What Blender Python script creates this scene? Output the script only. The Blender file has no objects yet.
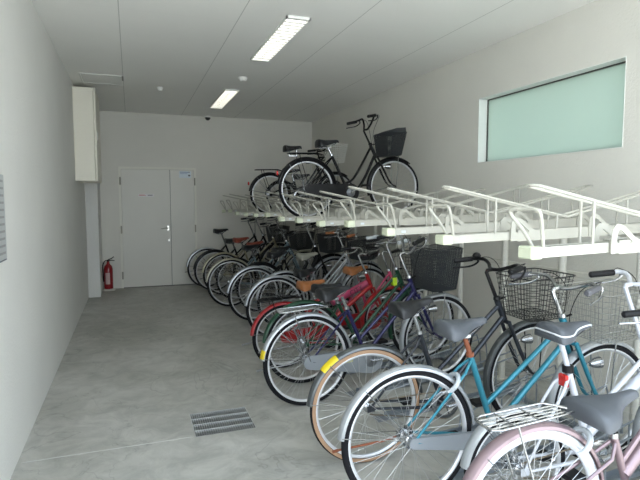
import bpy, math, random
from mathutils import Vector, Matrix
random.seed(7)
PI = math.pi
sc = bpy.context.scene
col = sc.collection

# ------------------------------------------------------------------ materials
MATS = {}
def nt(m):
    m.use_nodes = True
    return m.node_tree.nodes, m.node_tree.links
def mat(name, rgb, rough=.5, metal=0., coat=0., noise=0., nscale=30., bump=0., bscale=200., spec=.5):
    """procedural principled material: small colour mottling and optional fine bump"""
    if name in MATS: return MATS[name]
    m = bpy.data.materials.new(name); N, L = nt(m)
    b = N['Principled BSDF']
    b.inputs['Roughness'].default_value = rough
    b.inputs['Metallic'].default_value = metal
    b.inputs['Coat Weight'].default_value = coat
    b.inputs['Specular IOR Level'].default_value = spec
    tc = N.new('ShaderNodeTexCoord')
    nz = N.new('ShaderNodeTexNoise'); nz.inputs['Scale'].default_value = nscale; nz.inputs['Detail'].default_value = 4
    L.new(tc.outputs['Object'], nz.inputs['Vector'])
    mx = N.new('ShaderNodeMix'); mx.data_type = 'RGBA'
    k = noise
    mx.inputs[6].default_value = (rgb[0]*(1-k), rgb[1]*(1-k), rgb[2]*(1-k), 1)
    mx.inputs[7].default_value = (min(1, rgb[0]*(1+k)), min(1, rgb[1]*(1+k)), min(1, rgb[2]*(1+k)), 1)
    L.new(nz.outputs['Fac'], mx.inputs[0]); L.new(mx.outputs[2], b.inputs['Base Color'])
    if bump:
        n2 = N.new('ShaderNodeTexNoise'); n2.inputs['Scale'].default_value = bscale; n2.inputs['Detail'].default_value = 3
        L.new(tc.outputs['Object'], n2.inputs['Vector'])
        bp = N.new('ShaderNodeBump'); bp.inputs['Strength'].default_value = bump; bp.inputs['Distance'].default_value = .01
        L.new(n2.outputs['Fac'], bp.inputs['Height']); L.new(bp.outputs['Normal'], b.inputs['Normal'])
    MATS[name] = m
    return m

def concrete():
    m = bpy.data.materials.new('floor_concrete'); N, L = nt(m)
    b = N['Principled BSDF']; b.inputs['Specular IOR Level'].default_value = .45
    tc = N.new('ShaderNodeTexCoord')
    def noise(s, d=6, dist=0., rough=.5):
        n = N.new('ShaderNodeTexNoise'); n.inputs['Scale'].default_value = s; n.inputs['Detail'].default_value = d
        n.inputs['Distortion'].default_value = dist; n.inputs['Roughness'].default_value = rough
        L.new(tc.outputs['Object'], n.inputs['Vector']); return n
    big, mid, fine = noise(.9, 5, .6, .6), noise(5, 7, 1.2, .65), noise(70, 3)
    r1 = N.new('ShaderNodeValToRGB'); L.new(big.outputs['Fac'], r1.inputs['Fac'])
    r1.color_ramp.elements[0].position = .35; r1.color_ramp.elements[0].color = (.35, .345, .31, 1)
    r1.color_ramp.elements[1].position = .68; r1.color_ramp.elements[1].color = (.52, .515, .485, 1)
    r2 = N.new('ShaderNodeValToRGB'); L.new(mid.outputs['Fac'], r2.inputs['Fac'])
    r2.color_ramp.elements[0].position = .3; r2.color_ramp.elements[0].color = (.76, .76, .76, 1)
    r2.color_ramp.elements[1].position = .62; r2.color_ramp.elements[1].color = (1.08, 1.08, 1.08, 1)
    mu = N.new('ShaderNodeMix'); mu.data_type = 'RGBA'; mu.blend_type = 'MULTIPLY'; mu.inputs[0].default_value = 1
    L.new(r1.outputs['Color'], mu.inputs[6]); L.new(r2.outputs['Color'], mu.inputs[7])
    # hairline cracks / trowel lines: thin level set of a warped noise
    ck = noise(1.1, 4, 1.4, .55)
    a1 = N.new('ShaderNodeMath'); a1.operation = 'SUBTRACT'; a1.inputs[1].default_value = .52; L.new(ck.outputs['Fac'], a1.inputs[0])
    a2 = N.new('ShaderNodeMath'); a2.operation = 'ABSOLUTE'; L.new(a1.outputs[0], a2.inputs[0])
    a3 = N.new('ShaderNodeMapRange'); a3.inputs['From Min'].default_value = 0; a3.inputs['From Max'].default_value = .007
    a3.inputs['To Min'].default_value = .80; a3.inputs['To Max'].default_value = 1; L.new(a2.outputs[0], a3.inputs['Value'])
    mu2 = N.new('ShaderNodeMix'); mu2.data_type = 'RGBA'; mu2.blend_type = 'MULTIPLY'; mu2.inputs[0].default_value = 1
    L.new(mu.outputs[2], mu2.inputs[6]); L.new(a3.outputs[0], mu2.inputs[7])
    L.new(mu2.outputs[2], b.inputs['Base Color'])
    rr = N.new('ShaderNodeMapRange'); rr.inputs['To Min'].default_value = .35; rr.inputs['To Max'].default_value = .62
    L.new(mid.outputs['Fac'], rr.inputs['Value']); L.new(rr.outputs[0], b.inputs['Roughness'])
    bp = N.new('ShaderNodeBump'); bp.inputs['Strength'].default_value = .12; bp.inputs['Distance'].default_value = .01
    L.new(fine.outputs['Fac'], bp.inputs['Height']); L.new(bp.outputs['Normal'], b.inputs['Normal'])
    return m

def ceiling_mat():
    m = bpy.data.materials.new('ceiling_board'); N, L = nt(m)
    b = N['Principled BSDF']; b.inputs['Roughness'].default_value = .8
    tc = N.new('ShaderNodeTexCoord'); sx = N.new('ShaderNodeSeparateXYZ'); L.new(tc.outputs['Object'], sx.inputs[0])
    def joint(axis, off, step, w):
        a = N.new('ShaderNodeMath'); a.operation = 'ADD'; a.inputs[1].default_value = off; L.new(sx.outputs[axis], a.inputs[0])
        d = N.new('ShaderNodeMath'); d.operation = 'DIVIDE'; d.inputs[1].default_value = step; L.new(a.outputs[0], d.inputs[0])
        f = N.new('ShaderNodeMath'); f.operation = 'FRACT'; L.new(d.outputs[0], f.inputs[0])
        l = N.new('ShaderNodeMath'); l.operation = 'LESS_THAN'; l.inputs[1].default_value = w/step; L.new(f.outputs[0], l.inputs[0])
        return l
    j1 = joint('X', 10*.91+.055, .91, .007); j2 = joint('Y', 1.1, 2.73, .005)
    s2 = N.new('ShaderNodeMath'); s2.operation = 'MULTIPLY'; s2.inputs[1].default_value = .12; L.new(j2.outputs[0], s2.inputs[0])
    mxx = N.new('ShaderNodeMath'); mxx.operation = 'MAXIMUM'; L.new(j1.outputs[0], mxx.inputs[0]); L.new(s2.outputs[0], mxx.inputs[1])
    nz = N.new('ShaderNodeTexNoise'); nz.inputs['Scale'].default_value = 2; nz.inputs['Detail'].default_value = 5
    L.new(tc.outputs['Object'], nz.inputs['Vector'])
    r = N.new('ShaderNodeValToRGB'); L.new(nz.outputs['Fac'], r.inputs['Fac'])
    r.color_ramp.elements[0].color = (.87, .865, .83, 1); r.color_ramp.elements[1].color = (.92, .915, .88, 1)
    mx = N.new('ShaderNodeMix'); mx.data_type = 'RGBA'; L.new(mxx.outputs[0], mx.inputs[0])
    L.new(r.outputs['Color'], mx.inputs[6]); mx.inputs[7].default_value = (.58, .58, .55, 1)
    L.new(mx.outputs[2], b.inputs['Base Color'])
    return m

def plaster(name, rgb):
    return mat(name, rgb, rough=.75, noise=.05, nscale=2.2, bump=.35, bscale=60)

def frosted():
    m = bpy.data.materials.new('frosted_glass'); N, L = nt(m)
    for n in list(N):
        if n.type == 'BSDF_PRINCIPLED': N.remove(n)
    out = N['Material Output']
    tr = N.new('ShaderNodeBsdfTranslucent'); tr.inputs['Color'].default_value = (.50, .58, .52, 1)
    gl = N.new('ShaderNodeBsdfDiffuse'); gl.inputs['Color'].default_value = (.56, .62, .57, 1)
    gs = N.new('ShaderNodeBsdfGlossy'); gs.inputs['Roughness'].default_value = .35; gs.inputs['Color'].default_value = (.8, .85, .8, 1)
    tc = N.new('ShaderNodeTexCoord'); nz = N.new('ShaderNodeTexNoise'); nz.inputs['Scale'].default_value = 1.2
    L.new(tc.outputs['Object'], nz.inputs['Vector'])
    mr = N.new('ShaderNodeMapRange'); mr.inputs['To Min'].default_value = .4; mr.inputs['To Max'].default_value = .5
    L.new(nz.outputs['Fac'], mr.inputs['Value'])
    a = N.new('ShaderNodeMixShader'); L.new(mr.outputs[0], a.inputs[0]); L.new(tr.outputs[0], a.inputs[1]); L.new(gl.outputs[0], a.inputs[2])
    c = N.new('ShaderNodeMixShader'); c.inputs[0].default_value = .06; L.new(a.outputs[0], c.inputs[1]); L.new(gs.outputs[0], c.inputs[2])
    L.new(c.outputs[0], out.inputs['Surface'])
    return m

def emit(name, rgb, s):
    m = bpy.data.materials.new(name); N, L = nt(m)
    b = N['Principled BSDF']; b.inputs['Base Color'].default_value = (*rgb, 1)
    b.inputs['Emission Color'].default_value = (*rgb, 1); b.inputs['Emission Strength'].default_value = s
    tc = N.new('ShaderNodeTexCoord'); nz = N.new('ShaderNodeTexNoise'); L.new(tc.outputs['Object'], nz.inputs['Vector'])
    mr = N.new('ShaderNodeMapRange'); mr.inputs['To Min'].default_value = s*.95; mr.inputs['To Max'].default_value = s*1.05
    L.new(nz.outputs['Fac'], mr.inputs['Value']); L.new(mr.outputs[0], b.inputs['Emission Strength'])
    return m

chrome = lambda: mat('chrome', (.42, .43, .44), .2, 1., noise=.06, nscale=20)
spoke_m = lambda: mat('spoke_steel', (.50, .51, .52), .35, .9, noise=.04)
alu = lambda: mat('aluminium_rim', (.68, .69, .71), .38, .5, noise=.04)
rubber = lambda: mat('black_rubber', (.010, .010, .012), .85, spec=.2, noise=.25, nscale=60, bump=.3, bscale=300)
black = lambda: mat('black_paint', (.004, .004, .0045), .3, 0, .05, noise=.1, spec=.22)
blackpl = lambda: mat('black_plastic', (.007, .007, .008), .5, noise=.15, spec=.3)
def paint(name, rgb, metal=.25): return mat(name + '_paint', rgb, .3, metal, .35, noise=.06, nscale=12)

# ------------------------------------------------------------------ mesh builder
class MB:
    def __init__(s): s.v = []; s.f = []
    def add(s, vs, fs):
        o = len(s.v); s.v += [tuple(p) for p in vs]; s.f += [tuple(i+o for i in f) for f in fs]; return s
    def box(s, x0, x1, y0, y1, z0, z1):
        vs = [(x, y, z) for x in (x0, x1) for y in (y0, y1) for z in (z0, z1)]
        return s.add(vs, [(0,1,3,2),(4,6,7,5),(0,4,5,1),(2,3,7,6),(0,2,6,4),(1,5,7,3)])
    def bbox(s, x0, x1, y0, y1, z0, z1, b=.004):
        """box with chamfered edges"""
        b = min(b, (x1-x0)*.45, (y1-y0)*.45, (z1-z0)*.45)
        cx, cy, cz = (x0+x1)/2, (y0+y1)/2, (z0+z1)/2
        hx, hy, hz = (x1-x0)/2, (y1-y0)/2, (z1-z0)/2
        vs = []; idx = {}
        for sx in (-1,1):
            for sy in (-1,1):
                for sz in (-1,1):
                    for a in range(3):
                        p = [sx*(hx-b), sy*(hy-b), sz*(hz-b)]; h = [hx, hy, hz]; sg = [sx, sy, sz]
                        p[a] = sg[a]*h[a]; idx[(sx,sy,sz,a)] = len(vs); vs.append((p[0]+cx, p[1]+cy, p[2]+cz))
        fs = []
        for a in range(3):
            o = [k for k in range(3) if k != a]
            for sg in (-1, 1):
                q = []
                for (u, w) in ((-1,-1),(1,-1),(1,1),(-1,1)):
                    k = [0,0,0]; k[a] = sg; k[o[0]] = u; k[o[1]] = w; q.append(idx[(*k, a)])
                fs.append(tuple(q))
        for a in range(3):      # edges along axis a
            o = [k for k in range(3) if k != a]
            for u in (-1,1):
                for w in (-1,1):
                    q = []
                    for (e, ax) in ((-1,o[0]),(1,o[0]),(1,o[1]),(-1,o[1])):
                        k = [0,0,0]; k[a] = e; k[o[0]] = u; k[o[1]] = w; q.append(idx[(*k, ax)])
                    fs.append(tuple(q))
        for c in [(x,y,z) for x in (-1,1) for y in (-1,1) for z in (-1,1)]:
            fs.append(tuple(idx[(*c, a)] for a in range(3)))
        return s.add(vs, fs)
    def tube(s, pts, r, n=8, closed=False, caps=True):
        pts = [Vector(p) for p in pts]; m = len(pts)
        rs = r if isinstance(r, (list, tuple)) else [r]*m
        vs = []; up = None
        for i, p in enumerate(pts):
            if closed: t = pts[(i+1) % m]-pts[i-1]
            elif i == 0: t = pts[1]-pts[0]
            elif i == m-1: t = pts[-1]-pts[-2]
            else: t = (pts[i+1]-p).normalized()+(p-pts[i-1]).normalized()
            t = t.normalized() if t.length > 1e-9 else Vector((0,0,1))
            if up is None:
                up = Vector((0,0,1)) if abs(t.z) < .9 else Vector((1,0,0))
            a = up-t*up.dot(t)
            if a.length < 1e-6: a = t.orthogonal()
            a.normalize(); up = a; b = t.cross(a)
            for k in range(n):
                an = 2*PI*k/n; vs.append(p+(a*math.cos(an)+b*math.sin(an))*rs[i])
        fs = []
        for i in range(m if closed else m-1):
            j = (i+1) % m
            for k in range(n):
                l = (k+1) % n; fs.append((i*n+k, i*n+l, j*n+l, j*n+k))
        if caps and not closed:
            fs.append(tuple(range(n))[::-1]); fs.append(tuple((m-1)*n+k for k in range(n)))
        return s.add(vs, fs)
    def lathe(s, prof, c=(0,0,0), axis='Y', n=48, closed=True):
        """prof: (radius, offset along axis) loop swept about the axis through c"""
        m = len(prof); vs = []
        for i in range(n):
            a = 2*PI*i/n; ca, sa = math.cos(a), math.sin(a)
            for (r, h) in prof:
                if axis == 'Y': vs.append((c[0]+r*ca, c[1]+h, c[2]+r*sa))
                elif axis == 'Z': vs.append((c[0]+r*ca, c[1]+r*sa, c[2]+h))
                else: vs.append((c[0]+h, c[1]+r*ca, c[2]+r*sa))
        fs = []
        for i in range(n):
            j = (i+1) % n
            for k in range(m if closed else m-1):
                l = (k+1) % m; fs.append((i*m+k, i*m+l, j*m+l, j*m+k))
        return s.add(vs, fs)
    def prism(s, poly, y0, y1):
        """closed polygon in x,z extruded along y"""
        n = len(poly)
        vs = [(x, y0, z) for x, z in poly]+[(x, y1, z) for x, z in poly]
        fs = [tuple(range(n)), tuple(range(2*n-1, n-1, -1))]+[(k, n+k, n+(k+1) % n, (k+1) % n) for k in range(n)]
        return s.add(vs, fs)
    def ringplate(s, outer, inner, y0, y1):
        n = len(outer)
        vs = [(x,y0,z) for x,z in outer]+[(x,y0,z) for x,z in inner]+[(x,y1,z) for x,z in outer]+[(x,y1,z) for x,z in inner]
        fs = []
        for k in range(n):
            l = (k+1) % n
            fs += [(k,l,n+l,n+k), (2*n+k,3*n+k,3*n+l,2*n+l), (k,2*n+k,2*n+l,l), (n+k,n+l,3*n+l,3*n+k)]
        return s.add(vs, fs)
    def mesh(s, name, m, smooth=35):
        me = bpy.data.meshes.new(name); me.from_pydata(s.v, [], s.f)
        me.materials.append(m)
        import bmesh
        bm = bmesh.new(); bm.from_mesh(me); bmesh.ops.recalc_face_normals(bm, faces=bm.faces); bm.to_mesh(me); bm.free()
        if smooth:
            me.polygons.foreach_set('use_smooth', [True]*len(me.polygons)); me.set_sharp_from_angle(angle=math.radians(smooth))
        me.update(); return me
    def build(s, name, m, parent=None, smooth=35):
        return link(name, s.mesh(name, m, smooth), parent)

def link(name, me, parent=None):
    o = bpy.data.objects.new(name, me); col.objects.link(o)
    if parent: o.parent = parent
    return o
def tag(o, label=None, cat=None, group=None, kind=None):
    if label: o['label'] = label
    if cat: o['category'] = cat
    if group: o['group'] = group
    if kind: o['kind'] = kind
    return o
def thing(name, label, cat, loc=(0,0,0), group=None, rot=(0,0,0)):
    o = bpy.data.objects.new(name, None); col.objects.link(o)
    o.location = loc; o.rotation_euler = rot; o.empty_display_size = .1
    return tag(o, label, cat, group)
def struct(name, mb, m, parent=None, smooth=0):
    o = mb.build(name, m, parent, smooth)
    if not parent: o['kind'] = 'structure'
    return o
def bez(pts, n=8):
    """Catmull-Rom through the points"""
    P = [Vector(p) for p in pts]; P = [P[0]*2-P[1]]+P+[P[-1]*2-P[-2]]; out = []
    for i in range(1, len(P)-2):
        a, b, c, d = P[i-1:i+3]
        for k in range(n):
            t = k/n; out.append(.5*((2*b)+(c-a)*t+(2*a-5*b+4*c-d)*t*t+(3*b-a-3*c+d)*t**3))
    out.append(P[-2]); return out

# ------------------------------------------------------------------ room
XL, XR, YB, YF, ZC = -.651, 3.253, 9.37, .15, 2.965
wall_m = plaster('white_plaster', (.73, .725, .69))
wallb_m = plaster('back_plaster', (.72, .705, .645))
cream = lambda: mat('cream_powder_coat', (.43, .418, .36), .38, 0, .2, noise=.03)

# floor with a hole for the drain
fl = MB(); gx0, gx1, gy0, gy1 = .345, .74, 3.25, 3.625
for (x0,x1,y0,y1) in ((XL-.3,XR+.3,-1.2,gy0),(XL-.3,XR+.3,gy1,YB+.2),(XL-.3,gx0,gy0,gy1),(gx1,XR+.3,gy0,gy1)):
    fl.box(x0,x1,y0,y1,-.40,0)
fl.box(gx0,gx1,gy0,gy1,-.42,-.40)
struct('floor', fl, concrete())
jm = mat('joint_mortar', (.46,.46,.44), .8, noise=.1)
for i, (x0,x1,y0,y1) in enumerate(((XL+.02,gx0-.012,3.262,3.270),(XL,.05,7.40,7.405))):
    struct('trim_%d' % (i+1), MB().box(x0,x1,y0,y1,0,.0015), jm)
struct('wall_left', MB().box(XL-.2,XL,YF,YB+.2,0,ZC+.2), wall_m)
struct('wall_back', MB().box(XL,XR,YB,YB+.2,0,ZC+.2), wallb_m)
wy0, wy1, wz0, wz1 = 2.72, 4.34, 1.868, 2.494
w = MB()
w.box(XR,XR+.2,YF,wy0,0,ZC+.2); w.box(XR,XR+.2,wy1,YB+.2,0,ZC+.2)
w.box(XR,XR+.2,wy0,wy1,0,wz0); w.box(XR,XR+.2,wy0,wy1,wz1,ZC+.2)
struct('wall_right', w, wallb_m)
struct('ceiling', MB().box(XL-.2,XR+.2,YF,YB+.2,ZC,ZC+.2), ceiling_mat())
# outside ground in front of the open end, beyond the side wall
og = mat('outside_paving', (.50,.50,.48), .8, noise=.12, nscale=3)
struct('ground_outside', MB().box(-14,16,-16,-1.2,-.2,-.012).box(XR+.3,16,-1.2,12,-.2,-.012), og)
# pillar in the far left corner
pl = MB().bbox(XL,-.477,8.6,YB,0,ZC,.004)
struct('pillar', pl, mat('pillar_paint', (.66,.66,.63), .6, noise=.04))

# window 1: frame and frosted pane
wf = MB(); xg = XR+.107
fr = mat('dark_window_frame', (.10,.095,.085), .4, .3, noise=.1)
wf.box(xg-.012,xg+.03,wy0,wy1,wz0,wz0+.014); wf.box(xg-.012,xg+.03,wy0,wy1,wz1-.014,wz1)
wf.box(xg-.012,xg+.03,wy0,wy0+.012,wz0+.014,wz1-.014); wf.box(xg-.012,xg+.03,wy1-.012,wy1,wz0+.014,wz1-.014)
wo = struct('window_1', wf, fr)
MB().box(xg,xg+.008,wy0+.012,wy1-.012,wz0+.014,wz1-.014).build('pane', frosted(), wo, 0)
rv = MB(); t = .004
rv.box(XR-.003,xg-.013,wy1-t,wy1,wz0+t,wz1-t); rv.box(XR-.003,xg-.013,wy0,wy0+t,wz0+t,wz1-t)
rv.box(XR-.003,xg-.013,wy0,wy1,wz0,wz0+t); rv.box(XR-.003,xg-.013,wy0,wy1,wz1-t,wz1)
rv.build('reveal', mat('white_trim', (.80,.81,.78), .5, noise=.03), wo, 0)

# door 1: unequal double door
dx0, dx1, dsp, dh = -.152, 1.05, .643, 2.025
dm = mat('door_paint', (.70,.69,.63), .45, noise=.05, nscale=2)
df = MB(); y1 = YB-.001; y0 = YB-.03
df.box(dx0-.035,dx0,y0,y1,0,dh+.035); df.box(dx1,dx1+.035,y0,y1,0,dh+.035); df.box(dx0,dx1,y0,y1,dh,dh+.035)
door = struct('door_1', df, mat('door_frame_paint', (.80,.79,.71), .45, noise=.03))
MB().bbox(dx0+.006,dsp-.004,YB-.020,YB-.002,.012,dh-.006,.002).build('door_leaf', dm, door)
MB().bbox(dsp+.004,dx1-.006,YB-.020,YB-.002,.012,dh-.006,.002).build('door_leaf', dm, door)
MB().box(dsp-.004,dsp+.004,YB-.010,YB-.001,.012,dh-.006).box(dx0,dx1,YB-.03,YB-.001,0,.012).build('door_gap_strip', mat('dark_gap', (.12,.12,.11), .7), door, 0)
hm = mat('satin_steel', (.62,.61,.56), .3, .9, noise=.05)
MB().bbox(.575,.615,YB-.028,YB-.020,.97,1.06,.003).lathe([(.0,-.065),(.014,-.065),(.014,-.02),(0,-.02)],(.595,YB,1.015),'Y',14).tube([(.595,YB-.06,1.015),(.54,YB-.064,1.012),(.475,YB-.055,1.008)],.010,8).build('door_handle', hm, door)
MB().lathe([(0,-.03),(.016,-.03),(.016,-.02),(0,-.02)],(.61,YB,.80),'Y',12).build('deadbolt', hm, door)
for hx in (dx0-.012, dx1+.012):
    for hz in (.22, 1.0, 1.82):
        MB().lathe([(0,0),(.011,0),(.011,.13),(0,.13)],(hx,YB-.04,hz-.065),'Z',10).bbox(hx-.013,hx+.013,YB-.036,YB-.028,hz-.06,hz+.06,.002).build('hinge', mat('aged_hinge', (.42,.40,.34), .5, .5), door)
# notices on the door
def text_part(txt, size, loc, rot, m, parent, ext=.0008, name='lettering', align='CENTER'):
    c = bpy.data.curves.new(name, 'FONT'); c.body = txt; c.size = size; c.extrude = ext; c.align_x = align; c.align_y = 'CENTER'
    o = bpy.data.objects.new(name, c); col.objects.link(o)
    dg = bpy.context.evaluated_depsgraph_get(); me = bpy.data.meshes.new_from_object(o.evaluated_get(dg))
    bpy.data.objects.remove(o); me.materials.clear(); me.materials.append(m)
    p = link(name, me, parent); p.location = loc; p.rotation_euler = rot
    return p
n1 = MB().box(.115,.375,YB-.0212,YB-.0202,1.555,1.605).build('sticker', mat('sticker_white', (.76,.74,.73), .5), None, 0)
tag(n1, 'small white strip sticker with red and dark print on the wide door leaf', 'sticker')
rdm = mat('red_ink', (.55,.12,.10), .6); drk = mat('dark_ink', (.12,.12,.14), .6); blu = mat('blue_ink', (.10,.20,.40), .6)
MB().box(.13,.24,YB-.0222,YB-.0212,1.574,1.580).box(.13,.22,YB-.0222,YB-.0212,1.584,1.590).build('red_print', rdm, n1, 0)
MB().box(.27,.35,YB-.0222,YB-.0212,1.576,1.588).build('dark_print', drk, n1, 0)
n2 = MB().box(.80,1.00,YB-.0212,YB-.0202,1.885,2.0).build('notice', mat('notice_blue_white', (.66,.74,.78), .4, noise=.04), None, 0)
tag(n2, 'pale blue notice with a dark emblem at the top of the narrow door leaf', 'notice')
MB().box(.81,.95,YB-.0222,YB-.0212,1.978,1.988).box(.81,.94,YB-.0222,YB-.0212,1.955,1.961).build('printed_lines', blu, n2, 0)
MB().prism([(.945,1.925),(.965,1.945),(.985,1.935),(.992,1.92),(.965,1.91)],YB-.0222,YB-.0212).lathe([(0,-.0222),(.010,-.0222),(.010,-.0212),(0,-.0212)],(.966,YB,1.982),'Y',12).build('emblem', drk, n2, 0)

# notice board on the left wall
nb = MB().bbox(XL,XL+.012,2.55,3.2,1.175,1.635,.003).build('notice_board', mat('board_white', (.44,.46,.46), .4, noise=.04, nscale=8), None, 0)
tag(nb, 'white printed notice board fixed on the left wall', 'notice board')
lm = MB()
random.seed(4)
for i in range(11):
    z = 1.60-i*.038; ll = random.uniform(.2,.42)
    lm.box(XL+.012,XL+.0135,3.17-ll,3.17,z-.006,z+.006)
lm.build('printed_lines', mat('grey_print', (.33,.32,.32), .6), nb, 0)
MB().box(XL+.012,XL+.0135,2.6,3.18,1.180,1.186).build('bottom_rule', drk, nb, 0)

# wall cabinet in front of the pillar
cb = thing('wall_cabinet', 'tall cream metal cabinet hung high on the left wall', 'cabinet', (XL,7.2,1.74))
cm = mat('cabinet_cream', (.80,.77,.66), .45, noise=.03)
MB().bbox(0,.236,0,.9,0,1.17,.006).build('body', cm, cb)
MB().bbox(.24,.262,.0,.9,0,1.17,.004).build('door', cm, cb)
MB().bbox(.262,.272,.08,.12,.52,.64,.003).build('latch', hm, cb)
tag(MB().bbox(-.477,-.44,8.62,8.80,2.72,2.88,.02).build('wall_speaker', blackpl(), None), 'small black box fixed high on the pillar behind the cream cabinet', 'speaker')

# ceiling hatch, detector, sprinkler, dome camera
ch = thing('ceiling_hatch', 'flush square access hatch in the ceiling near the cream cabinet', 'hatch', (-.29,6.93,ZC))
MB().box(-.225,.225,-.245,.245,-.004,-.0005).build('panel', mat('hatch_board', (.80,.80,.77), .7), ch, 0)
hf = MB(); h = .005
hf.box(-.24,-.228,-.25,.25,-.008,-.0005).box(-.228,.228,-.258,-.248,-.008,-.0005).box(-.228,.228,.248,.258,-.008,-.0005)
hf.build('frame', mat('hatch_frame', (.70,.70,.67), .5), ch, 0)
MB().box(.224,.244,-.25,-.02,-.009,-.0005).build('hinge_strip', mat('hatch_dark', (.22,.22,.2), .5), ch, 0)
def detector(x, y, r, lab, nm, cat):
    t_ = thing(nm, lab, cat, (x,y,ZC))
    m1 = mat('detector_white', (.80,.80,.76), .4)
    MB().lathe([(0,0),(r,0),(r,-.012),(r*.93,-.02),(0,-.02)],(0,0,0),'Z',28).build('base', m1, t_)
    MB().lathe([(0,-.02),(r*.78,-.02),(r*.7,-.04),(r*.3,-.05),(0,-.05)],(0,0,0),'Z',28).build('head', m1, t_)
detector(1.30,6.27,.055,'round white smoke detector on the ceiling between the two lights','smoke_detector','smoke detector')
detector(.394,7.18,.04,'small round white sensor on the ceiling left of the lights','ceiling_sensor','sensor')
dc = thing('dome_camera', 'dark dome camera on a white base where ceiling meets back wall', 'security camera', (1.30,9.305,ZC+.002))
MB().lathe([(0,0),(.06,0),(.06,-.025),(.045,-.03),(0,-.03)],(0,0,0),'Z',24).build('base', mat('detector_white', (.8,.8,.76)), dc)
MB().lathe([(0,-.03)]+[(.048*math.cos(a), -.03-.05*math.sin(a)) for a in [k*PI/16 for k in range(9)]],(0,0,0),'Z',24).build('dome', mat('dome_black', (.01,.01,.011), .08, 0, 1), dc)

# ceiling lights (recessed louvre troffers, switched on)
tube_e = emit('fluorescent_tube', (1.0,.98,.90), 1.5)
def ceiling_light(y0, y1, lab):
    t_ = thing('ceiling_light', lab, 'ceiling light', (1.30,(y0+y1)/2,ZC), 'louvred ceiling lights')
    L = (y1-y0)/2; hw = .10; d = .004
    wm = mat('fixture_white', (.86,.86,.82), .4)
    MB().box(-hw,-hw+.010,-L,L,-.022,-d+.004).box(hw-.010,hw,-L,L,-.022,-d+.004).box(-hw,hw,-L,-L+.03,-.022,-.0005).box(-hw,hw,L-.03,L,-.022,-.0005).build('frame', wm, t_, 0)
    MB().box(-hw+.010,hw-.010,-L+.03,L-.03,-.006,-.0005).build('reflector', wm, t_, 0)
    lv = MB(); n = 17
    for i in range(1, n):
        y = -L+.03+(2*L-.06)*i/n; lv.box(-hw+.010,hw-.010,y-.010,y+.010,-.021,-.012)
    lv.build('louvre', mat('louvre_white', (.8,.8,.77), .4), t_, 0)
    MB().tube([(0,-L+.05,-.0095),(0,L-.05,-.0095)],.0034,8).build('light_tube', mat('tube_cap', (.9,.9,.9)), t_)
    MB().box(-hw+.014,hw-.014,-L+.035,L-.035,-.0075,-.0062).build('diffuser', tube_e, t_, 0)
ceiling_light(4.06,5.41,'larger looking louvred ceiling light, nearer to the viewer')
ceiling_light(6.97,8.38,'louvred ceiling light nearer to the back wall')

# extinguisher
fe = thing('fire_extinguisher', 'red fire extinguisher on a white base beside the grey door', 'fire extinguisher', (-.385,9.22,.03))
rm = paint('extinguisher_red', (.26,.008,.012), 0)
MB().lathe([(0,0),(.066,0),(.070,.01),(.070,.33),(.058,.375),(.027,.41),(.02,.45),(0,.45)],(0,0,0),'Z',28).build('body', rm, fe)
MB().tube([(0,0,.45),(0,0,.48)],.018,10).tube([(-.01,0,.475),(.05,-.01,.50),(.09,-.02,.53)],.008,6).tube([(-.01,0,.465),(.05,-.01,.47),(.10,-.02,.465)],.007,6).build('valve_lever', blackpl(), fe)
MB().tube(bez([(-.01,0,.47),(-.05,-.02,.46),(-.082,-.02,.38),(-.078,-.02,.2),(-.074,-.02,.12)],6),.009,8).build('hose', blackpl(), fe)
lb = MB(); vs = []
for i in range(7):
    a = -PI/2-.15+(i-3)*.17; vs += [(.0715*math.cos(a), .0715*math.sin(a), .08),(.0715*math.cos(a), .0715*math.sin(a), .27)]
lb.add(vs, [(2*i,2*i+2,2*i+3,2*i+1) for i in range(6)]); lb.build('paper_label', mat('label_grey', (.55,.40,.38), .5, noise=.3, nscale=90), fe)
sb = MB().lathe([(0,0),(.10,0),(.105,.012),(.085,.028),(0,.028)],(-.385,9.22,0),'Z',28).build('extinguisher_base', mat('base_white', (.62,.60,.55), .5), None)
tag(sb, 'round off-white floor base under the red fire extinguisher', 'base')

# floor drain grating
gr = thing('drain_grate', 'rectangular galvanised steel drain grating set in the concrete floor', 'drain', (gx0,gy0,-.03))
GW, GD = gx1-gx0, gy1-gy0
galv = mat('galvanised', (.50,.51,.51), .42, .5, noise=.15, nscale=40)
MB().box(0,.006,0,GD,-.02,.03).box(GW-.006,GW,0,GD,-.02,.03).box(0,GW,0,.006,-.02,.03).box(0,GW,GD-.006,GD,-.02,.03).build('frame', galv, gr, 0)
b_ = MB()
for i in range(1,27): x = GW*i/27; b_.box(x-.0026,x+.0026,.006,GD-.006,-.008,.0285)
b_.build('bearing_bars', galv, gr, 0)
b_ = MB()
for i in range(1,4): y = GD*i/4; b_.box(.006,GW-.006,y-.0045,y+.0045,.015,.0305)
b_.build('cross_bars', galv, gr, 0)

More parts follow.
